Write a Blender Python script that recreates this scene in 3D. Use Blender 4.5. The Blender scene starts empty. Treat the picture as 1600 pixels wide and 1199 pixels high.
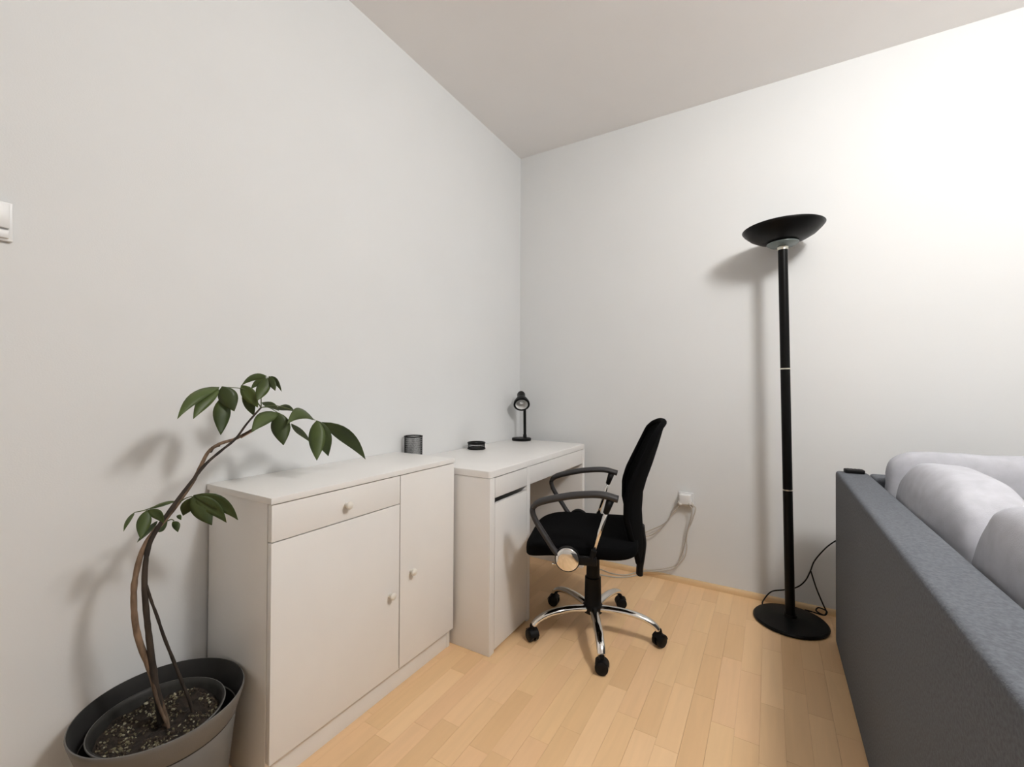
import bpy, bmesh, math, random
from mathutils import Vector, Matrix, noise
random.seed(7)
S = bpy.context.scene
COL = S.collection
PI = math.pi
V = Vector

# ------------------------------------------------------------------ camera
FPX, YAW, PITCH, ROLL = 681.5, math.radians(30.626), math.radians(.552), math.radians(.3)
CAM = V((1.5118, -2.6600, 1.11))
FWD = V((-math.sin(YAW)*math.cos(PITCH), math.cos(YAW)*math.cos(PITCH), math.sin(PITCH)))
RGT0 = V((math.cos(YAW), math.sin(YAW), 0)); UP0 = RGT0.cross(FWD)
RGT = math.cos(ROLL)*RGT0 + math.sin(ROLL)*UP0
UPV = -math.sin(ROLL)*RGT0 + math.cos(ROLL)*UP0
cd = bpy.data.cameras.new('camera'); cam = bpy.data.objects.new('camera', cd); COL.objects.link(cam)
cd.sensor_fit = 'HORIZONTAL'; cd.sensor_width = 36; cd.lens = FPX/1600*36; cd.clip_start = .02
m = Matrix((RGT, UPV, -FWD)).transposed().to_4x4(); m.translation = CAM
cam.matrix_world = m; S.camera = cam

def at(u, v, axis, val):
    """pixel of the 1600x1199 photo -> point on the plane axis = val"""
    d = FWD + RGT*((u-800)/FPX) - UPV*((v-599.5)/FPX)
    return CAM + d*((val-CAM[axis])/d[axis])

# ------------------------------------------------------------------ light
w = bpy.data.worlds.new('world'); S.world = w; w.use_nodes = True
w.node_tree.nodes['Background'].inputs[0].default_value = (.9, .93, 1, 1)
w.node_tree.nodes['Background'].inputs[1].default_value = 0
S.view_settings.view_transform = 'Standard'; S.view_settings.look = 'None'
S.view_settings.exposure = 0.48; S.view_settings.gamma = 1; S.view_settings.use_curve_mapping = False

# the room's one ceiling lamp: its place follows from the shadows of the floor lamp, the plant and the sofa
cl = bpy.data.lights.new('ceiling_lamp_offscreen', 'POINT'); cl.energy = 62; cl.color = (1, .985, .965); cl.shadow_soft_size = .16
clo = bpy.data.objects.new('ceiling_lamp_offscreen', cl); COL.objects.link(clo); clo.location = (2.43, -1.62, 2.54)

# ------------------------------------------------------------------ helpers
def obj(name, bm, mat, parent=None, smooth=True, auto=None):
    me = bpy.data.meshes.new(name)
    bmesh.ops.recalc_face_normals(bm, faces=bm.faces)
    bm.to_mesh(me); bm.free()
    if mat: me.materials.append(mat)
    if smooth:
        for p in me.polygons: p.use_smooth = True
        if auto is not None:
            try: me.set_sharp_from_angle(angle=auto)
            except Exception: pass
    o = bpy.data.objects.new(name, me); COL.objects.link(o)
    if parent: o.parent = parent
    return o
def tag(o, label=None, cat=None, group=None, kind=None):
    if label: o['label'] = label
    if cat: o['category'] = cat
    if group: o['group'] = group
    if kind: o['kind'] = kind
    return o
def thing(name, label, cat, loc=(0, 0, 0), rz=0, group=None):
    o = bpy.data.objects.new(name, None); COL.objects.link(o); o.empty_display_size = .05
    o.location = loc; o.rotation_euler = (0, 0, rz)
    return tag(o, label, cat, group)
def box(lo, hi, bev=0, seg=2, bm=None):
    new = bmesh.new()
    lo, hi = V(lo), V(hi)
    bmesh.ops.create_cube(new, size=1)
    for v in new.verts: v.co = V([(lo[i]+hi[i])/2 + v.co[i]*(hi[i]-lo[i]) for i in range(3)])
    if bev: bmesh.ops.bevel(new, geom=list(new.edges), offset=bev, segments=seg, profile=.6, affect='EDGES')
    if bm is None: return new
    join(bm, new); return bm
def join(bm, other, M=None):
    me = bpy.data.meshes.new('tmp'); other.to_mesh(me); other.free()
    if M is not None: me.transform(M)
    bm.from_mesh(me); bpy.data.meshes.remove(me); return bm
def lathe(prof, n=48, bm=None, M=None):
    new = bmesh.new(); rings = []
    for r, z in prof:
        if r < 1e-6: rings.append([new.verts.new((0, 0, z))])
        else: rings.append([new.verts.new((r*math.cos(2*PI*k/n), r*math.sin(2*PI*k/n), z)) for k in range(n)])
    for a, b in zip(rings, rings[1:]):
        for k in range(n):
            k2 = (k+1) % n
            if len(a) == 1 and len(b) == 1: continue
            if len(a) == 1: new.faces.new((a[0], b[k2], b[k]))
            elif len(b) == 1: new.faces.new((a[k], a[k2], b[0]))
            else: new.faces.new((a[k], a[k2], b[k2], b[k]))
    if M is not None: new.transform(M)
    if bm is None: return new
    join(bm, new); return bm
def spline(pts, n=8):
    """Catmull-Rom through points"""
    P = [V(p) for p in pts]; P = [P[0]*2-P[1]] + P + [P[-1]*2-P[-2]]
    out = []
    for i in range(1, len(P)-2):
        for k in range(n):
            t = k/n; a, b, c, d = P[i-1:i+3]
            out.append(.5*((2*b)+(c-a)*t+(2*a-5*b+4*c-d)*t*t+(3*b-a-3*c+d)*t**3))
    out.append(P[-2]); return out
def tube(pts, rad, seg=10, bm=None, flat=None, closed=False):
    """tube along points; rad a number or a list; flat = (normal, ratio) squashes the section along normal"""
    new = bmesh.new(); pts = [V(p) for p in pts]; N = len(pts)
    R = rad if isinstance(rad, (list, tuple)) else [rad]*N
    if len(R) != N: R = [R[0] + (R[-1]-R[0])*i/(N-1) for i in range(N)] if len(R) == 2 else [R[min(int(i*len(R)/N), len(R)-1)] for i in range(N)]
    rings = []; prev = None
    for i, p in enumerate(pts):
        if closed: t = pts[(i+1) % N]-pts[i-1]
        else: t = pts[min(i+1, N-1)]-pts[max(i-1, 0)]
        t.normalize()
        if flat: a = (V(flat[0]) - t*t.dot(V(flat[0]))).normalized()
        elif prev is None: a = t.orthogonal().normalized()
        else: a = (prev - t*t.dot(prev)).normalized()
        prev = a; b = t.cross(a); ra = flat[1] if flat else 1
        rings.append([new.verts.new(p + a*(R[i]*ra*math.cos(2*PI*k/seg)) + b*(R[i]*math.sin(2*PI*k/seg))) for k in range(seg)])
    prs = list(zip(rings, rings[1:])) + ([(rings[-1], rings[0])] if closed else [])
    for x, y in prs:
        for k in range(seg): new.faces.new((x[k], x[(k+1) % seg], y[(k+1) % seg], y[k]))
    if not closed: new.faces.new(rings[0][::-1]); new.faces.new(rings[-1])
    if bm is None: return new
    join(bm, new); return bm
def pillow(hx, hy, hz, e1=.45, e2=.45, nu=40, nv=24, wr=.004, seed=0, pinch=0):
    bm = bmesh.new(); sp = lambda c, e: math.copysign(abs(c)**e, c)
    rows = []
    for j in range(nv+1):
        ph = -PI/2 + PI*j/nv; row = []
        for i in range(nu):
            th = 2*PI*i/nu
            x = sp(math.cos(ph), e1)*sp(math.cos(th), e2); y = sp(math.cos(ph), e1)*sp(math.sin(th), e2); z = sp(math.sin(ph), e1)
            p = V((x*hx, y*hy, z*hz))
            nn = noise.noise(p*7+V((seed*3.1, seed, 0)))*wr + noise.noise(p*16+V((seed, 5, 0)))*wr*.5
            p *= 1 + nn/max(.02, p.length)
            k = 1 - pinch*abs(y)**3; p.x *= k; p.z *= 1-pinch*.4*abs(y)**3
            row.append(p)
            if j in (0, nv): break
        rows.append([bm.verts.new(q) for q in row])
    for a, b in zip(rows, rows[1:]):
        for i in range(nu):
            i2 = (i+1) % nu
            if len(a) == 1: bm.faces.new((a[0], b[i], b[i2]))
            elif len(b) == 1: bm.faces.new((a[i], b[0], a[i2]))
            else: bm.faces.new((a[i], a[i2], b[i2], b[i]))
    return bm

# ------------------------------------------------------------------ materials
def mat(name, col, rough=.5, metal=0, var=0, scale=20, bump=0, bscale=200, spec=.5, stretch=(1, 1, 1), col2=None, coat=0, sheen=0, trans=0):
    M = bpy.data.materials.new(name); M.use_nodes = True; nt = M.node_tree; b = nt.nodes['Principled BSDF']
    b.inputs['Base Color'].default_value = (*col, 1); b.inputs['Roughness'].default_value = rough
    b.inputs['Metallic'].default_value = metal; b.inputs['Specular IOR Level'].default_value = spec
    b.inputs['Coat Weight'].default_value = coat; b.inputs['Sheen Weight'].default_value = sheen
    b.inputs['Transmission Weight'].default_value = trans
    tc = nt.nodes.new('ShaderNodeTexCoord'); mp = nt.nodes.new('ShaderNodeMapping'); mp.inputs['Scale'].default_value = stretch
    nt.links.new(tc.outputs['Object'], mp.inputs['Vector'])
    if var or col2:
        n = nt.nodes.new('ShaderNodeTexNoise'); n.inputs['Scale'].default_value = scale; n.inputs['Detail'].default_value = 5
        nt.links.new(mp.outputs[0], n.inputs['Vector'])
        r = nt.nodes.new('ShaderNodeValToRGB'); nt.links.new(n.outputs['Fac'], r.inputs['Fac'])
        c2 = col2 or tuple(c*(1-var) for c in col)
        r.color_ramp.elements[0].position = .35; r.color_ramp.elements[1].position = .65
        r.color_ramp.elements[0].color = (*c2, 1); r.color_ramp.elements[1].color = (*col, 1)
        nt.links.new(r.outputs[0], b.inputs['Base Color'])
    if bump:
        n2 = nt.nodes.new('ShaderNodeTexNoise'); n2.inputs['Scale'].default_value = bscale; n2.inputs['Detail'].default_value = 3
        nt.links.new(mp.outputs[0], n2.inputs['Vector'])
        bp = nt.nodes.new('ShaderNodeBump'); bp.inputs['Strength'].default_value = bump; bp.inputs['Distance'].default_value = .002
        nt.links.new(n2.outputs['Fac'], bp.inputs['Height']); nt.links.new(bp.outputs[0], b.inputs['Normal'])
    return M
M_wall = mat('wall_paint', (.765, .775, .775), .9, var=.015, scale=3, bump=.12, bscale=260, spec=.2)
M_ceil = mat('ceiling_paint', (.92, .90, .885), .95, var=.015, scale=3, bump=.1, bscale=200, spec=.2)
M_mel = mat('white_melamine', (.85, .835, .81), .38, var=.02, scale=6, bump=.02, bscale=300)
M_mel2 = mat('white_desk_lacquer', (.85, .835, .815), .35, var=.02, scale=6, bump=.02, bscale=300)
M_knob = mat('cream_knob', (.78, .75, .68), .35)
M_black = mat('black_plastic', (.005, .005, .0055), .5, bump=.05, bscale=500, spec=.2)
M_arm = mat('dark_grey_plastic', (.030, .028, .029), .5, bump=.06, bscale=600)
M_fab = mat('black_fabric', (.004, .004, .0045), .95, bump=.35, bscale=700, spec=.06, sheen=.0)
M_metalk = mat('black_lacquered_metal', (.003, .003, .003), .38, spec=.16)
M_chrome = mat('chrome', (.86, .85, .83), .08, metal=1)
M_brass = mat('pale_brass', (.75, .72, .62), .3, metal=1)
M_glassd = mat('grey_green_disc', (.20, .25, .25), .25)
M_sofa = mat('grey_sofa_weave', (.158, .170, .190), .95, var=.25, scale=160, bump=.6, bscale=420, spec=.15)
M_cush = mat('light_grey_cushion', (.50, .505, .545), .95, var=.10, scale=30, bump=.35, bscale=500, spec=.15)
M_plan = mat('grey_planter_plastic', (.165, .16, .15), .6, var=.1, scale=15, bump=.1, bscale=300)
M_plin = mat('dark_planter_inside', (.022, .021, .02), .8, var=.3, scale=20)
M_nurs = mat('nursery_pot_plastic', (.03, .029, .026), .6, var=.4, scale=30)
M_soil = mat('soil', (.035, .025, .018), 1, col2=(.012, .009, .007), scale=60, bump=1, bscale=120)
M_peb = mat('dry_moss_crumbs', (.30, .27, .19), 1, col2=(.09, .07, .045), scale=18, bump=.6, bscale=150)
def crumb_tint():
    nt = M_peb.node_tree; b = nt.nodes['Principled BSDF']; g = nt.nodes.new('ShaderNodeNewGeometry'); r = nt.nodes.new('ShaderNodeValToRGB')
    nt.links.new(g.outputs['Random Per Island'], r.inputs[0]); e = r.color_ramp.elements
    e[0].color = (.02, .014, .01, 1); e[1].color = (.36, .34, .25, 1); e.new(.45).color = (.06, .042, .028, 1); e.new(.8).color = (.19, .17, .10, 1)
    nt.links.new(r.outputs[0], b.inputs['Base Color'])
crumb_tint()
M_bark = mat('brown_bark', (.27, .18, .115), .85, col2=(.055, .034, .022), scale=40, bump=.9, bscale=90, stretch=(1, 1, .35))
M_bark2 = mat('dark_bark', (.05, .036, .026), .8, col2=(.016, .012, .009), scale=40, bump=.7, bscale=110, stretch=(1, 1, .4))
M_tip = mat('cut_branch_wood', (.48, .31, .20), .8, var=.3, scale=50)
M_pet = mat('green_petiole', (.085, .11, .035), .6)
M_cordw = mat('white_cable', (.55, .51, .46), .5)
M_white = mat('white_plastic', (.76, .76, .755), .35)
M_silver = mat('lamp_reflector_white', (.75, .74, .72), .35)
def leaf_mat():
    M = mat('leaf_green', (.080, .112, .030), .45, col2=(.034, .055, .016), scale=9, bump=.15, bscale=120)
    nt = M.node_tree; b = nt.nodes['Principled BSDF']; out = nt.nodes['Material Output']
    tr = nt.nodes.new('ShaderNodeBsdfTranslucent'); tr.inputs[0].default_value = (.16, .24, .05, 1)
    mx = nt.nodes.new('ShaderNodeMixShader'); mx.inputs[0].default_value = .22
    nt.links.new(b.outputs[0], mx.inputs[1]); nt.links.new(tr.outputs[0], mx.inputs[2]); nt.links.new(mx.outputs[0], out.inputs[0])
    oi = nt.nodes.new('ShaderNodeObjectInfo'); hs = nt.nodes.new('ShaderNodeHueSaturation')
    mr = nt.nodes.new('ShaderNodeMapRange'); mr.inputs[3].default_value = .75; mr.inputs[4].default_value = 1.45
    nt.links.new(oi.outputs['Random'], mr.inputs[0]); nt.links.new(mr.outputs[0], hs.inputs['Value'])
    src = b.inputs['Base Color'].links[0].from_socket; nt.links.new(src, hs.inputs['Color']); nt.links.new(hs.outputs[0], b.inputs['Base Color'])
    return M
M_leaf = leaf_mat()
def floor_mat():
    M = bpy.data.materials.new('beech_laminate'); M.use_nodes = True; nt = M.node_tree; b = nt.nodes['Principled BSDF']
    b.inputs['Roughness'].default_value = .38; b.inputs['Specular IOR Level'].default_value = .45
    geo = nt.nodes.new('ShaderNodeNewGeometry'); oi = nt.nodes.new('ShaderNodeObjectInfo')
    ad = nt.nodes.new('ShaderNodeMath'); ad.operation = 'ADD'; nt.links.new(oi.outputs['Random'], ad.inputs[0]); nt.links.new(geo.outputs['Random Per Island'], ad.inputs[1])
    fr = nt.nodes.new('ShaderNodeMath'); fr.operation = 'FRACT'; nt.links.new(ad.outputs[0], fr.inputs[0])
    rp = nt.nodes.new('ShaderNodeValToRGB'); nt.links.new(fr.outputs[0], rp.inputs[0]); e = rp.color_ramp.elements
    e[0].color = (.765, .495, .262, 1); e[1].color = (.90, .625, .355, 1)
    for p, c in ((.3, (.79, .52, .28, 1)), (.55, (.84, .57, .31, 1)), (.8, (.83, .54, .305, 1))):
        k = e.new(p); k.color = c
    off = nt.nodes.new('ShaderNodeVectorMath'); off.operation = 'SCALE'; off.inputs[0].default_value = (3.7, 9.1, 0)
    nt.links.new(fr.outputs[0], off.inputs['Scale'])
    ps = nt.nodes.new('ShaderNodeVectorMath'); ps.operation = 'ADD'; nt.links.new(geo.outputs['Position'], ps.inputs[0]); nt.links.new(off.outputs[0], ps.inputs[1])
    mp = nt.nodes.new('ShaderNodeMapping'); mp.inputs['Scale'].default_value = (38, 3.2, 1); nt.links.new(ps.outputs[0], mp.inputs[0])
    n = nt.nodes.new('ShaderNodeTexNoise'); n.inputs['Scale'].default_value = 1; n.inputs['Detail'].default_value = 6; n.inputs['Distortion'].default_value = .6; nt.links.new(mp.outputs[0], n.inputs[0])
    mr = nt.nodes.new('ShaderNodeMapRange'); mr.inputs[1].default_value = 0; mr.inputs[2].default_value = .7; mr.inputs[3].default_value = .93; mr.inputs[4].default_value = 1.04; nt.links.new(n.outputs[0], mr.inputs[0])
    mx = nt.nodes.new('ShaderNodeVectorMath'); mx.operation = 'SCALE'; nt.links.new(rp.outputs[0], mx.inputs[0]); nt.links.new(mr.outputs[0], mx.inputs['Scale'])
    nt.links.new(mx.outputs[0], b.inputs['Base Color']); return M
M_floor = floor_mat()
M_base = mat('beech_baseboard', (.80, .56, .31), .4, var=.12, scale=12, stretch=(.2, 3, 3))

# ------------------------------------------------------------------ room
XR, YF, ZC = 4.3, -4.7, 2.724
def struct(name, bm, mt, label=None, cat=None):
    o = obj(name, bm, mt, smooth=False); o['kind'] = 'structure'
    return tag(o, label, cat)
struct('wall_left', box((-.15, YF-.15, -.05), (0, .15, ZC+.1)), M_wall, 'plain white painted wall behind cabinet and desk', 'wall')
struct('wall_back', box((0, 0, -.05), (XR+.15, .15, ZC+.1)), M_wall, 'white painted wall behind the tall floor lamp', 'wall')
struct('wall_right', box((XR, YF-.15, -.05), (XR+.15, 0, ZC+.1)), M_wall, 'white wall on the sofa side of the room', 'wall')
struct('wall_front', box((0, YF-.15, -.05), (XR, YF, ZC+.1)), M_wall, 'white wall facing the floor lamp', 'wall')
struct('ceiling', box((0, YF, ZC), (XR, 0, ZC+.1)), M_ceil, 'off-white painted ceiling', 'ceiling')
floor = struct('floor', box((0, YF, -.05), (XR, 0, -.003)), M_floor, 'light beech strip laminate floor', 'floor')
PW = .0705
unit = bpy.data.meshes.new('plank'); _b = box((-.5, -.5, -1), (.5, .5, 0)); _b.to_mesh(unit); _b.free(); unit.materials.append(M_floor)
rest = bmesh.new(); x = .002; col_i = 0
while x < XR - .01:
    x1 = min(x+PW, XR); y = -.001; first = True
    while y > YF + .01:
        L = random.uniform(.27, .52)
        if first: L *= random.uniform(.3, 1); first = False
        y0 = max(y-L, YF)
        g = .0009 if col_i % 3 == 0 else .0004
        if x1 > .33 and x < 1.80 and y > -1.95 and y0 < 0:
            o = bpy.data.objects.new('plank', unit); COL.objects.link(o); o.parent = floor
            o.location = ((x+x1)/2, (y+y0)/2, 0); o.scale = (x1-x-g, y-y0-.0006, .0029)
        else:
            box((x, y0+.0003, -.0029), (x1-g, y-.0003, 0), bm=None if False else rest)
        y = y0
    x = x1; col_i += 1
pr = obj('far_planks', rest, M_floor, floor, smooth=False); pr['kind'] = 'stuff'
# quarter-round wooden skirting
def skirting(name, a, b, n, label):
    bm = bmesh.new(); prof = [(0, 0)] + [(.016*math.cos(t)**.7, .030*math.sin(t)**.7) for t in [PI/2*k/6 for k in range(7)]]
    A = [bm.verts.new(V(a)+V(n)*p+V((0, 0, q))) for p, q in prof]; B = [bm.verts.new(V(b)+V(n)*p+V((0, 0, q))) for p, q in prof]
    for k in range(len(A)): bm.faces.new((A[k], A[(k+1) % len(A)], B[(k+1) % len(A)], B[k]))
    bm.faces.new(A); bm.faces.new(B[::-1])
    o = obj(name, bm, M_base, smooth=False); o['kind'] = 'structure'; return tag(o, label, 'skirting')
skirting('baseboard_back', (0.0, 0, 0), (XR, 0, 0), (0, -1, 0), 'narrow beech quarter-round skirting under wall behind floor lamp')

# ------------------------------------------------------------------ cabinet
FX, YL, YR = .345, -1.969, -1.172
cab = thing('cabinet', 'white low cabinet with one drawer and two doors, beside the desk', 'cabinet', (0, 0, 0))
ft = .017; yd = -1.4885
obj('side_panel', box((.012, YL, 0), (FX-ft-.0025, YL+.016, .788), .0008), M_mel, cab, auto=.6)
obj('side_panel', box((.012, YR-.016, 0), (FX-ft-.0025, YR, .788), .0008), M_mel, cab, auto=.6)
obj('divider', box((.018, yd-.008, .08), (FX-ft-.003, yd+.008, .786)), M_mel, cab, False)
obj('back_panel', box((.012, YL+.017, .02), (.017, YR-.017, .786)), M_mel, cab, False)
obj('bottom_panel', box((.018, YL+.017, .065), (FX-ft-.003, YR-.017, .08)), M_mel, cab, False)
obj('plinth', box((FX-.022-.016, YL+.0165, 0), (FX-.022, YR-.0165, .078), .0008), M_mel, cab, auto=.6)
obj('top', box((.002, YL-.003, .788), (FX+.004, YR+.002, .806), .0015), M_mel, cab, auto=.6)
def front(name, y0, y1, z0, z1, ky, kz):
    o = obj(name, box((FX-ft, y0, z0), (FX, y1, z1), .001), M_mel, cab, auto=.6)
    Mx = Matrix.Translation((FX-.001, ky, kz)) @ Matrix.Rotation(PI/2, 4, 'Y')
    k = obj('knob', lathe([(0, 0), (.0075, 0), (.0065, .004), (.006, .011), (.0115, .014), (.0125, .018), (.0120, .022), (.0085, .025), (0, .0258)], 24, M=Mx), M_knob, o)
    return o
front('drawer_front', YL+.001, yd-.002, .6840, .7850, -1.726, .733)
front('door', YL+.001, yd-.002, .081, .6805, -1.536, .368)
front('door', yd+.002, YR-.001, .081, .7850, -1.431, .416)

# ------------------------------------------------------------------ desk
DX, DL, DR, DZ = .518, -1.154, -.085, .763
desk = thing('desk', 'white writing desk with one drawer and a door, in the room corner', 'desk')
def dtop():
    bm = box((.004, DL, DZ-.029), (DX, DR, DZ))
    ed = [e for e in bm.edges if abs(e.verts[0].co.x-DX) < 1e-4 and abs(e.verts[1].co.x-DX) < 1e-4 and abs(e.verts[0].co.y-e.verts[1].co.y) < 1e-4]
    bmesh.ops.bevel(bm, geom=ed, offset=.012, segments=4, profile=.5, affect='EDGES')
    ed = [e for e in bm.edges if e.verts[0].co.z > DZ-.001 and e.verts[1].co.z > DZ-.001]
    bmesh.ops.bevel(bm, geom=ed, offset=.004, segments=3, profile=.5, affect='EDGES')
    return bm
obj('desk_top', dtop(), M_mel2, desk, auto=.6)
z1 = DZ-.0305
obj('side_panel', box((.006, DL+.001, 0), (DX-.001, DL+.038, z1), .002), M_mel2, desk, auto=.6)
obj('side_panel', box((.006, -.832, 0), (DX-.001, -.802, z1), .002), M_mel2, desk, auto=.6)
obj('side_panel', box((.006, DR-.034, 0), (DX-.001, DR-.001, z1), .002), M_mel2, desk, auto=.6)
obj('apron', box((DX-.020, -.801, .645), (DX-.002, DR-.035, z1-.0015), .001), M_mel2, desk, auto=.6)
obj('back_panel', box((.03, -.801, .30), (.046, DR-.035, z1-.002), .001), M_mel2, desk, auto=.6)
obj('drawer_front', box((DX-.019, DL+.040, .646), (DX-.001, -.834, z1-.003), .001), M_mel2, desk, auto=.6)
obj('door', box((DX-.019, DL+.040, .012), (DX-.001, -.834, .621), .001), M_mel2, desk, auto=.6)
obj('pedestal_back', box((.012, DL+.040, .032), (.022, -.834, z1-.002)), M_mel2, desk, False)
obj('bottom_panel', box((.01, DL+.040, .012), (DX-.025, -.834, .03)), M_mel2, desk, False)

# ------------------------------------------------------------------ office chair
CA = math.radians(197.4)
ch = thing('office_chair', 'black office chair with mesh back and chrome five-star base', 'office chair', (.816, -.751, 0), CA)
b = bmesh.new()
lathe([(0, .088), (.030, .088), (.042, .095), (.044, .125), (.038, .135), (.036, .250), (.030, .252), (.029, .36), (.029, .40), (0, .40)], 28, b)
obj('gas_lift_column', b, M_black, ch, auto=.6)
b = bmesh.new(); box((-.13, -.10, .392), (.12, .10, .412), .006, bm=b); box((-.05, -.06, .36), (.06, .06, .40), .01, bm=b)
obj('seat_mechanism', b, M_black, ch, auto=.6)
def seat():
    bm = pillow(.238, .243, .038, .42, .34, 48, 20, .003, 3)
    for v in bm.verts:
        X = v.co.x/.238
        if X > .3: v.co.z -= .03*((X-.3)/.7)**2
        if X < -.4: v.co.z += .012*((-.4-X)/.6)**2
        v.co.z -= .010*max(0, 1-(v.co.x/.2)**2-(v.co.y/.2)**2)
        v.co += V((.045, 0, .446))
    return bm
obj('seat', seat(), M_fab, ch)
# backrest: curved mesh panel with a frame
zs = [.355, .42, .50, .58, .66, .72, .79, .87, .93, .965]
xc = [-.208, -.214, -.211, -.207, -.212, -.228, -.252, -.276, -.292, -.303]
hw = [.055, .125, .175, .198, .206, .208, .205, .198, .185, .150]
fw = [.012, .030, .052, .066, .070, .068, .060, .048, .040, .030]
def bk(t, s):
    k = t*(len(zs)-1); i = min(int(k), len(zs)-2); f = k-i
    L = lambda a: a[i]*(1-f)+a[i+1]*f
    return V((L(xc)+L(fw)*abs(s)**2.2, s*L(hw), L(zs) - .020*abs(s)**3*max(0, (t-.6)/.4)**2))
def grid(fn, nu, nv, th=0):
    bm = bmesh.new(); G = [[bm.verts.new(fn(j/nv, -1+2*i/nu)) for i in range(nu+1)] for j in range(nv+1)]
    for j in range(nv):
        for i in range(nu): bm.faces.new((G[j][i], G[j][i+1], G[j+1][i+1], G[j+1][i]))
    if th:
        bmesh.ops.recalc_face_normals(bm, faces=bm.faces)
        bmesh.ops.solidify(bm, geom=list(bm.faces), thickness=th)
    return bm
obj('backrest_mesh', grid(bk, 16, 36, .006), M_fab, ch)
edge = [bk(k/30, 1) for k in range(31)] + [bk(1, 1-2*k/12) for k in range(1, 12)] + [bk(1-k/30, -1) for k in range(31)] + [bk(0, -1+2*k/6) for k in range(1, 6)]
obj('backrest_frame', tube(edge, .0125, 10, closed=True), M_fab, ch)
b = tube(spline([(-.210, 0, .50), (-.214, 0, .46), (-.218, 0, .42), (-.212, 0, .36), (-.206, 0, .32), (-.204, 0, .285)]), .034, 12, flat=((1, 0, 0), .45))
tube(spline([(-.20, 0, .385), (-.13, 0, .385), (0, 0, .392)]), .026, 10, b, flat=((0, 0, 1), .3))
obj('back_bar', b, M_black, ch)
for s in (1, -1):
    Y = .272*s
    pth = spline([(-.108, Y, .676), (-.04, Y, .690), (.05, Y, .683), (.125, Y, .668), (.195, Y, .648), (.224, Y, .628), (.231, Y, .604), (.215, Y, .565), (.175, Y, .505), (.140, Y, .455), (.105, Y, .425)], 6)
    n = len(pth); rr = [(.0215 if i/n < .40 else .0215-(.0215-.0165)*min(1, (i/n-.4)/.12)) for i in range(n)]
    a = obj('armrest', tube(pth, rr, 14, flat=((-.35, 0, 1), .66)), M_arm, ch)
    # below the bend the bar is rounder
    st = obj('chrome_strut', tube([(-.070, Y, .645), (-.012, Y, .455)], .0085, 12), M_chrome, a)
    obj('strut_collar', tube([(-.079, Y, .672), (-.061, Y, .618)], [.016, .0115], 12), M_black, a)
    bb = tube([(-.004, Y, .425), (-.017, Y, .468)], .0115, 12); box((-.028, Y-.011, .408), (.10, Y+.011, .442), .006, bm=bb)
    box((.03, min(Y, .08*s), .405), (.115, max(Y, .08*s), .419), .003, bm=bb)
    obj('arm_bracket', bb, M_black, a, auto=.6)
    Mx = Matrix.Translation((.088, Y+.006*s, .427)) @ Matrix.Rotation(-PI/2*s, 4, 'X')
    obj('disc_rim', lathe([(0, -.016), (.046, -.016), (.050, -.010), (.050, .004), (.0465, .006), (0, .006)], 36, M=Mx), M_black, a, auto=.6)
    obj('chrome_disc', lathe([(.0462, .004), (.0462, .007), (.044, .0095), (.03, .0125), (.015, .014), (0, .0145)], 36, M=Mx), M_chrome, a)
def caster_bm(c, yaw):
    bm = bmesh.new(); Mz = Matrix.Translation(c) @ Matrix.Rotation(yaw, 4, 'Z')
    for s in (-1, 1):
        lathe([(0, s*.006), (.0255, s*.006), (.0265, s*.010), (.0255, s*.020), (.020, s*.0235), (.009, s*.0245), (0, s*.0245)], 24, bm, Mz @ Matrix.Translation((0, 0, .0265)) @ Matrix.Rotation(PI/2, 4, 'X'))
    hood = bmesh.new(); n = 14
    for s in (-1, 1): pass
    A = []
    for k in range(n+1):
        t = PI*.02 + PI*.80*k/n
        A.append([hood.verts.new((.0295*math.cos(t), y, .0265+.0295*math.sin(t))) for y in (-.020, -.016, .016, .020)])
    for a_, b_ in zip(A, A[1:]):
        for k in range(3): hood.faces.new((a_[k], a_[k+1], b_[k+1], b_[k]))
    join(bm, hood, Mz)
    lathe([(0, .045), (.011, .045), (.011, .066), (.008, .074), (0, .074)], 14, bm, Mz)
    box((-.012, -.005, .012), (.012, .005, .05), .002, bm=bm) if False else None
    b2 = box((-.016, -.0058, .018), (.016, .0058, .054), .002); join(bm, b2, Mz)
    return bm
for k in range(5):
    a = math.radians(8.9+72*k) - CA
    d = V((math.cos(a), math.sin(a), 0)); up = V((0, 0, 1))
    pts = spline([d*.030+up*.112, d*.09+up*.117, d*.16+up*.116, d*.22+up*.106, d*.262+up*.088, d*.284+up*.066], 6)
    lg = obj('base_leg', tube(pts, [.0205, .0165], 14, flat=((0, 0, 1), .72)), M_chrome, ch)
    obj('caster', caster_bm(d*.288, a + (.9, 2.2, .6, 1.8, 1.4)[k]), M_black, lg, auto=.7)
obj('tilt_lever', tube(spline([(.03, .05, .385), (.06, .16, .384), (.10, .215, .383), (.155, .235, .386)]), .005, 8), M_chrome, ch)

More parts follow.
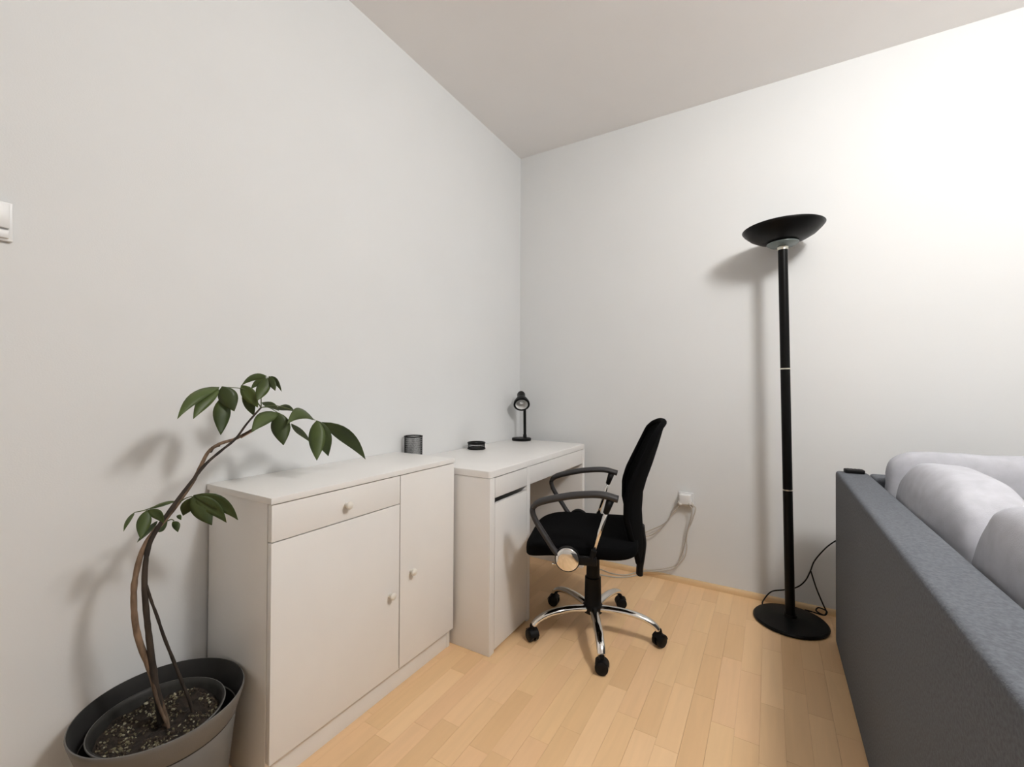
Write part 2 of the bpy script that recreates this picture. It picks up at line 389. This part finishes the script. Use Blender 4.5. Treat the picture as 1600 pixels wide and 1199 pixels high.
# ------------------------------------------------------------------ floor lamp
LP = V((1.594, -.185, 0))
lamp = thing('floor_lamp', 'tall black uplighter floor lamp with shallow bowl shade', 'floor lamp', LP)
obj('base', lathe([(0, 0), (.150, 0), (.1555, .004), (.1555, .010), (.150, .016), (.11, .0215), (.05, .026), (.028, .029), (.026, .04), (0, .04)], 64), M_metalk, lamp, auto=.6)
T = Matrix.Rotation(-.0165, 4, 'Y')
obj('pole', lathe([(0, .02), (.0205, .02), (.0205, 1.783), (0, 1.783)], 28, M=T), M_metalk, lamp, auto=.6)
for z in (.628, 1.208): obj('pole_ring', lathe([(.019, z-.003), (.0215, z-.003), (.0215, z+.003), (.019, z+.003)], 28, M=T), M_brass, lamp, auto=.6)
obj('neck_ring', lathe([(0, 1.783), (.023, 1.783), (.0235, 1.797), (.012, 1.803), (0, 1.803)], 28, M=T), M_brass, lamp, auto=.6)
obj('shade_disc', lathe([(0, 1.799), (.055, 1.803), (.067, 1.812), (.067, 1.816), (0, 1.822)], 40, M=T), M_glassd, lamp, auto=.6)
obj('bowl_shade', lathe([(0, 1.815), (.06, 1.818), (.105, 1.832), (.140, 1.852), (.165, 1.876), (.1735, 1.888), (.1725, 1.889), (.163, 1.880), (.137, 1.857), (.103, 1.838), (.06, 1.824), (0, 1.821)], 64, M=T), M_metalk, lamp)
b = tube(spline([V((1.478, -.096, .010)), V((1.480, -.075, .026)), at(1205, 925, 1, -.055), at(1225, 922, 1, -.055), at(1245, 918, 1, -.055), at(1258, 908, 1, -.055), at(1266, 893, 1, -.055), at(1272, 878, 1, -.055), at(1285, 862, 1, -.055), at(1300, 849, 1, -.055), at(1325, 835, 1, -.055)]), .0032, 8)
tag(obj('lamp_cord', b, M_black), 'black cord arching behind the floor lamp pole towards the sofa', 'cord')
b = tube(spline([at(1267, 893, 1, -.050), at(1275, 918, 1, -.045), at(1284, 940, 1, -.045), at(1290, 953, 1, -.045), V((1.748, -.055, .030)), V((1.735, -.075, .022)), V((1.705, -.06, .028)), V((1.715, -.045, .040)), V((1.745, -.05, .034)), V((1.735, -.07, .020)), V((1.700, -.050, .014)), V((1.69, -.028, .006)), V((1.66, -.022, .005))]), .0032, 8)
tag(obj('extension_cord', b, M_black), 'thin black cord hanging straight down beside the sofa corner', 'cord')

# ------------------------------------------------------------------ sofa
SX, SY, SH, SI = 1.758, -.279, .754, 1.873
sofa = thing('corner_sofa', 'grey woven corner sofa with its back to the floor lamp', 'sofa', (SX, SY, 0))
def L(v): return (v[0]-SX, v[1]-SY, v[2])
def sbox(name, lo, hi, bev, mt=M_sofa): return obj(name, box(L(lo), L(hi), bev, 4), mt, sofa, auto=1.2)
sbox('back_frame', (SX, -3.05, .004), (SI, SY, SH), .016)
sbox('rear_frame', (SI+.001, SY-.115, .004), (4.05, SY-.002, SH), .016)
sbox('seat_base', (SI+.001, -3.04, .06), (2.75, SY-.117, .27), .012)
sbox('seat_base', (2.752, -1.25, .06), (4.04, SY-.117, .27), .012)
sbox('seat_cushion', (SI+.004, -3.03, .271), (2.74, -1.66, .44), .035)
sbox('seat_cushion', (SI+.004, -1.655, .271), (2.74, SY-.12, .44), .035)
sbox('seat_cushion', (2.756, -1.25, .271), (4.04, SY-.12, .44), .035)
for fx, fy in ((1.95, -2.9), (2.65, -2.9), (3.9, -1.1), (3.9, -.5), (2.65, -.5)): sbox('foot', (fx, fy, 0), (fx+.05, fy+.05, .062), .004, M_black)
def cushion(c, h, rot, label, seed, e=(.5, .42), mt=M_cush, wr=.012):
    o = obj('back_cushion', pillow(*h, e[0], e[1], 72, 40, wr, seed, .22), mt)
    o.location = c; o.rotation_euler = rot
    return tag(o, label, 'cushion', 'loose back cushions of the sofa')
cushion((1.980, -.878, .657), (.104, .312, .217), (0, .05, 0), 'light grey cushion leaning on the sofa back, next to the corner', 1, (.62, .40))
cushion((1.985, -1.588, .660), (.108, .375, .222), (0, .05, 0), 'light grey cushion on the sofa back, farther from the corner', 2, (.60, .40), M_cush, .022)
cushion((2.285, -.477, .660), (.405, .076, .220), (-.04, .030, 0), 'light grey cushion leaning on the sofa frame along the wall', 5, (.42, .36))
rem = obj('remote_control', box((-.034, -.019, 0), (.034, .019, .017), .006, 3), M_black); rem.location = (1.819, -.318, SH); rem.rotation_euler = (0, 0, .1)
tag(rem, 'small black remote lying on the sofa corner', 'remote')
bt = bmesh.new()
for i in range(4):
    for j in range(2): box((-.024+i*.013, -.010+j*.013, .0168), (-.017+i*.013, -.003+j*.013, .0182), 0, bm=bt)
obj('buttons', bt, M_arm, rem, False)

# ------------------------------------------------------------------ plant
PC = V((.187, -2.150, 0))
planter = thing('planter', 'large round grey plastic planter on the floor beside the cabinet', 'planter', PC)
obj('pot_body', lathe([(0, 0), (.128, 0), (.134, .006), (.152, .19), (.158, .245), (.1565, .247), (.160, .251), (.1745, .300), (.1765, .308), (.1755, .312), (.1735, .3125)], 72), M_plan, planter, auto=.9)
obj('pot_inside', lathe([(.1735, .3125), (.171, .310), (.166, .29), (.153, .22), (.126, .03), (0, .028)], 72), M_plin, planter, auto=.9)
NC = V((.187, -2.156, 0))
pl = thing('potted_tree', 'young leaning indoor tree with drooping green leaves', 'plant', NC + V((0, 0, .03)))
def toP(p): return V(p) - NC - V((0, 0, .03))
obj('nursery_pot', lathe([(0, .002), (.098, .002), (.112, .10), (.131, .245), (.136, .247), (.1375, .252), (.1355, .255), (.132, .253), (.129, .243), (.115, .16)], 60), M_nurs, pl, auto=.9)
obj('pot_rim', tube([(.1365*math.cos(2*PI*k/60), .1365*math.sin(2*PI*k/60), .2525) for k in range(60)], .0022, 8, closed=True), M_plan, pl)
SZ = .226   # soil height above the plant's origin
sb = bmesh.new(); G = []
for i in range(22):
    r = .124*i/21
    G.append([sb.verts.new((r*math.cos(2*PI*k/60), r*math.sin(2*PI*k/60), SZ + .016*noise.noise(V((r*math.cos(2*PI*k/60)*28, r*math.sin(2*PI*k/60)*28, 1))) + .008*noise.noise(V((r*math.cos(2*PI*k/60)*80, r*math.sin(2*PI*k/60)*80, 4))))) for k in range(60)] if i else [sb.verts.new((0, 0, SZ))])
for a, b_ in zip(G, G[1:]):
    for k in range(60):
        if len(a) == 1: sb.faces.new((a[0], b_[k], b_[(k+1) % 60]))
        else: sb.faces.new((a[k], b_[k], b_[(k+1) % 60], a[(k+1) % 60]))
obj('soil', sb, M_soil, pl)
pb = bmesh.new(); ico = bmesh.new(); bmesh.ops.create_icosphere(ico, subdivisions=1, radius=1); im = bpy.data.meshes.new('crumb_tmp'); ico.to_mesh(im); ico.free()
pk = 0
while pk < 1300:
    a = random.uniform(0, 2*PI); r = .118*math.sqrt(random.random()); X, Y = r*math.cos(a), r*math.sin(a)
    if noise.noise(V((X*22, Y*22, 7))) < -.12 + .25*random.random()-.1: continue
    pk += 1; s = random.choice((.0012, .0016, .0022, .0028, .0036))
    z = SZ + .016*noise.noise(V((X*28, Y*28, 1))) + .008*noise.noise(V((X*80, Y*80, 4))) + s*.4
    tmp = im.copy(); tmp.transform(Matrix.Translation((X, Y, z)) @ Matrix.Rotation(random.uniform(0, 6), 4, (random.random(), random.random(), 1)) @ Matrix.Diagonal((s*random.uniform(.7, 1.7), s, s*random.uniform(.5, 1), 1)))
    pb.from_mesh(tmp); bpy.data.meshes.remove(tmp)
tag(obj('soil_crumbs', pb, M_peb, pl, False), kind='stuff')
# stems: pixel paths laid in planes that run through the pot
def path(pts):
    return spline([toP(at(u, v, 0, xx)) for u, v, xx in pts], 5)
def knobbly(pts, r0, r1, seed):
    n = len(pts); rr = [r0+(r1-r0)*i/(n-1) for i in range(n)]
    return [r*(1+.22*noise.noise(V((i*.55, seed, 0)))) for i, r in enumerate(rr)]
def stem(name, pts, r0, r1, mt, seed):
    p = path(pts); return obj(name, tube(p, knobbly(p, r0, r1, seed), 10), mt, pl)
stem('trunk', [(264, 1152, .200), (256, 1120, .200), (246, 1085, .199), (236, 1050, .197), (220, 1010, .195), (212, 978, .193), (209, 940, .19), (211, 905, .19), (222, 862, .19), (240, 832, .19), (258, 812, .188), (277, 788, .186), (300, 755, .185), (314, 728, .185), (326, 706, .186), (343, 694, .187), (362, 688, .188), (376, 682, .189), (397, 670, .192), (418, 657, .196)], .0078, .0034, M_bark, 1)
stem('trunk', [(252, 1130, .206), (247, 1095, .205), (240, 1050, .204), (234, 1005, .203), (229, 960, .202), (226, 920, .20), (227, 885, .199), (233, 852, .198), (246, 826, .197), (262, 803, .197), (280, 778, .196), (300, 752, .195), (322, 725, .195), (345, 705, .196), (368, 686, .196), (386, 662, .197), (408, 637, .20)], .0078, .0026, M_bark2, 4)
stem('thin_stem', [(303, 1118, .222), (296, 1095, .22), (288, 1075, .216), (272, 1035, .213), (256, 995, .211), (246, 965, .208), (236, 938, .205), (229, 915, .203)], .0042, .003, M_bark2, 7)
stem('root', [(238, 1055, .20), (243, 1085, .212), (252, 1112, .218), (262, 1135, .22), (266, 1150, .22)], .0036, .0032, M_bark, 9)
stem('cut_branch', [(376, 684, .1885), (398, 671, .1915), (420, 656, .196)], .0033, .0030, M_tip, 11)
stem('bud', [(328, 706, .18), (334, 699, .172), (343, 696, .17)], .005, .004, M_bark2, 12)
def petiole(pts): obj('petiole', tube(path(pts), [.0016, .0011], 7), M_pet, pl)
petiole([(408, 637, .20), (385, 610, .20), (346, 605, .20)])
petiole([(408, 637, .20), (409, 612, .21), (418, 589, .215)])
petiole([(408, 637, .20), (392, 615, .19), (378, 603, .18)])
petiole([(408, 637, .20), (420, 637, .205), (434, 645, .21)])
petiole([(408, 637, .20), (430, 634, .205), (462, 643, .21), (493, 657, .215)])
petiole([(272, 785, .19), (252, 788, .20), (228, 797, .21), (210, 801, .215)])
petiole([(258, 812, .19), (245, 808, .20), (229, 798, .21)])
petiole([(281, 785, .19), (290, 779, .20), (300, 776, .21)])
petiole([(262, 814, .19), (268, 812, .195), (272, 814, .20)])
def leaf(u0, v0, u1, v1, wpx, dx=0.0, x0=.205, sag=.12, roll=0.25):
    A = toP(at(u0, v0, 0, x0)); B = toP(at(u1, v1, 0, x0+dx)); ax = B-A; ln = ax.length
    view = (CAM - (at(u0, v0, 0, x0))).normalized(); side = ax.cross(view).normalized(); nor = side.cross(ax).normalized()
    side = Matrix.Rotation(roll, 3, ax.normalized()) @ side; nor = side.cross(ax).normalized()
    if nor.z < 0: nor = -nor
    dist = (CAM - at((u0+u1)/2, (v0+v1)/2, 0, x0)).dot(FWD); W = wpx*dist/FPX/2/max(.4, math.cos(roll))
    bm = bmesh.new(); R = []; n = 10
    perp = V((0, 0, 1)) - ax.normalized()*ax.normalized().z
    for i in range(n+1):
        t = i/n; c = A + ax*t + perp*(sag*ln*4*t*(1-t)*.5)
        wd = W*(math.sin(PI*min(1, t**.82))**.92 if 0 < t < 1 else .02) * (1.06-.12*t)
        R.append([bm.verts.new(c + side*(wd*s) + nor*(abs(s)*wd*.22 + .06*wd*math.sin(t*9+s*2))) for s in (-1, -.5, 0, .5, 1)])
    for a, b_ in zip(R, R[1:]):
        for k in range(4): bm.faces.new((a[k], a[k+1], b_[k+1], b_[k]))
    o = obj('leaf', bm, M_leaf, pl)
    o.modifiers.new('thickness', 'SOLIDIFY').thickness = .0006
    return o
LV = [(343, 605, 277, 655, 17, .05, .20, .30, .5), (342, 607, 302, 655, 19, .03, .205, .22, .2), (349, 620, 345, 680, 23, .02, .20, 0, -.2), (347, 604, 366, 643, 26, .02, .21, .1, .1),
      (417, 588, 377, 603, 10, -.05, .215, .35, .6), (416, 590, 392, 608, 10, -.02, .215, .2, .4), (419, 591, 401, 627, 18, .01, .22, .02, .1), (420, 588, 430, 611, 11, .03, .22, .1, .3), (423, 588, 440, 612, 7, .04, .22, .3, .7),
      (377, 602, 403, 637, 19, .02, .195, .12, .2), (380, 612, 397, 650, 16, -.02, .185, .05, -.3),
      (434, 645, 393, 676, 21, .05, .212, .25, .3), (435, 645, 443, 696, 27, .03, .215, 0, .05), (409, 629, 436, 642, 10, -.03, .20, .15, .5), (430, 638, 460, 643, 10, -.03, .205, .2, .5),
      (491, 656, 448, 664, 19, .05, .215, .45, .4), (495, 657, 495, 720, 24, .04, .225, 0, .1), (497, 658, 513, 713, 24, .01, .215, .03, -.25), (503, 660, 571, 718, 21, .02, .215, .22, .2), (455, 662, 485, 691, 9, -.04, .20, .05, .7),
      (273, 783, 234, 796, 6, .0, .192, .1, .8), (210, 801, 193, 831, 6, .02, .215, .35, .7), (229, 798, 219, 842, 18, .02, .212, .02, .1), (231, 797, 256, 818, 13, .02, .212, .4, .4), (246, 814, 214, 848, 8, .03, .20, .05, .6),
      (300, 776, 331, 821, 26, .03, .212, .05, .1), (302, 775, 354, 817, 19, .04, .212, .22, .3), (302, 774, 372, 813, 20, .05, .214, .30, .35), (299, 778, 286, 806, 18, -.03, .205, .02, -.2),
      (270, 815, 278, 832, 10, .02, .20, .4, .3), (248, 832, 262, 812, 11, -.02, .195, .05, .3), (276, 806, 283, 813, 6, .02, .195, .3, .3)]
for a in LV: leaf(*a)

# ------------------------------------------------------------------ things on the desk
dl = thing('desk_lamp', 'small black desk lamp with round head on the desk', 'desk lamp', (.10, -.148, DZ), math.radians(-58))
# local +x looks towards the room
obj('base', lathe([(0, 0), (.062, 0), (.0635, .003), (.0635, .014), (.060, .0175), (.02, .020), (0, .017)], 40), M_metalk, dl, auto=.6)
obj('switch', box((-.012, -.040, .014), (.012, -.022, .021), .003), M_arm, dl, auto=.7)
b = lathe([(0, .014), (.012, .014), (.012, .036), (.008, .042), (0, .042)], 16, M=Matrix.Translation((-.005, .022, 0)))
tube([(-.005, .022, .03), (-.010, .020, .215)], .0095, 12, b)
obj('stem', b, M_metalk, dl, auto=.7)
Mh = Matrix.Translation((.030, -.002, .243)) @ Matrix.Rotation(math.radians(128), 4, 'Y')
hd = obj('lamp_head', lathe([(.0405, .010), (.049, .013), (.0535, .010), (.052, -.005), (.043, -.028), (.034, -.045), (.027, -.058), (.027, -.095), (.022, -.106), (.012, -.111), (0, -.112)], 36, M=Mh), M_metalk, dl, auto=.9)
obj('reflector', lathe([(.0415, .009), (.0405, .004), (.037, -.020), (.030, -.040), (.016, -.048), (0, -.05)], 36, M=Mh), M_silver, hd)
obj('bulb', lathe([(0, -.002), (.010, -.005), (.015, -.014), (.013, -.026), (.009, -.038), (.009, -.048)], 20, M=Mh), M_white, hd)
def wire_cup(name, label, loc, r, h, rings, rim):
    t = thing(name, label, 'pen holder' if h > .06 else 'tray', loc)
    circ = lambda z, rr: [(rr*math.cos(2*PI*k/40), rr*math.sin(2*PI*k/40), z) for k in range(40)]
    obj('rim', tube(circ(h-rim, r), rim, 8, closed=True), M_metalk, t)
    obj('foot_ring', tube(circ(rim, r), rim, 8, closed=True), M_metalk, t)
    obj('bottom', lathe([(0, rim), (r, rim), (r, rim+.001), (0, rim+.001)], 40), M_metalk, t, False)
    bm = bmesh.new(); n = 72
    for k in range(n):
        a0 = 2*PI*k/n
        for s in (1, -1):
            q = [(r*math.cos(a0+s*z*5), r*math.sin(a0+s*z*5), z) for z in [rim+(h-2*rim)*i/5 for i in range(6)]]
            tube(q, .00042, 3, bm)
    o = obj('wire_mesh', bm, M_metalk, t, False); o['kind'] = 'stuff'
    for z in rings: obj('ring', tube(circ(z, r), .0016, 6, closed=True), M_metalk, t)
    return t
wire_cup('pen_holder', 'black wire mesh pen holder behind the cabinet edge', (.047, -1.106, DZ), .0415, .116, (), .0028)
wire_cup('clip_tray', 'low round black wire mesh tray on the desk', (.085, -.640, DZ), .047, .040, (.021, .030), .0042)

# ------------------------------------------------------------------ outlet, cords, switch
out = thing('wall_outlet', 'white wall outlet low on wall between chair and lamp', 'outlet', (1.098, 0, .478))
obj('plate', box((-.040, -.010, -.040), (.040, 0, .040), .004, 3), M_white, out, auto=.8)
ad = obj('adapter', box((-.032, -.048, -.022), (.030, -.0095, .034), .006, 3), M_white)
ad.location = (1.100, 0, .478); tag(ad, 'boxy white multi-plug adapter in the wall outlet', 'adapter')
def cord(label, pts, pa, pb):
    t = thing('power_cord', label, 'cord')
    obj('cable', tube(spline(pts, 8), .0034, 8), M_cordw, t)
    obj('plug', tube([pa, pb], [.010, .007], 12), M_cordw, t)
    return t
W = -.022
cord('white cord looping from the adapter down to the skirting', [(1.134, -.030, .455), (1.152, -.028, .438), at(1081, 815, 1, W), at(1074, 832, 1, W), at(1066, 866, 1, W), at(1056, 883, 1, W), at(1038, 889, 1, W), at(1015, 891, 1, -.026), (.86, -.028, .030), (.80, -.055, .006), (.767, -.09, .0045), (.70, -.105, .0045), (.61, -.08, .0045)], (1.126, -.030, .470), (1.142, -.030, .446))
cord('white cord hanging in a narrow loop under the outlet', [(1.122, -.046, .458), (1.135, -.040, .42), at(1073, 838, 1, W-.008), at(1073, 858, 1, W-.008), at(1068, 874, 1, W-.008), at(1057, 885, 1, W-.008), at(1050, 890, 1, W-.008), at(1025, 893, 1, -.034), (.87, -.038, .030), (.82, -.075, .006), (.74, -.14, .0045), (.64, -.16, .0045)], (1.120, -.040, .466), (1.123, -.046, .455))
cord('white cord running from the outlet behind the chair to the desk', [(1.066, -.036, .455), at(1052, 796, 1, W), at(1045, 812, 1, W), at(1034, 821, 1, W), at(1018, 828, 1, W), at(1003, 834, 1, W), (.75, -.024, .20), (.62, -.024, .16), (.52, -.03, .12)], (1.073, -.036, .470), (1.060, -.034, .448))
cord('white cord sagging lower from the outlet behind the chair', [(1.073, -.044, .450), at(1049, 806, 1, W-.008), at(1040, 818, 1, W-.008), at(1026, 832, 1, W-.008), at(1010, 839, 1, W-.008), at(998, 843, 1, W-.008), (.74, -.032, .15), (.60, -.036, .06), (.53, -.05, .006)], (1.077, -.042, .462), (1.071, -.044, .446))
sw = thing('light_switch', 'white light switch on the wall above the plant', 'switch', (0, -2.425, 1.485))
obj('plate', box((0, -.041, -.046), (.010, .041, .044), .003, 3), M_white, sw, auto=.8)
rk = obj('rocker', box((.0095, -.034, -.018), (.019, .034, .038), .002, 2), M_white, sw, auto=.8)
obj('lower_rocker', box((.0095, -.034, -.040), (.016, .034, -.022), .002, 2), M_white, sw, auto=.8)
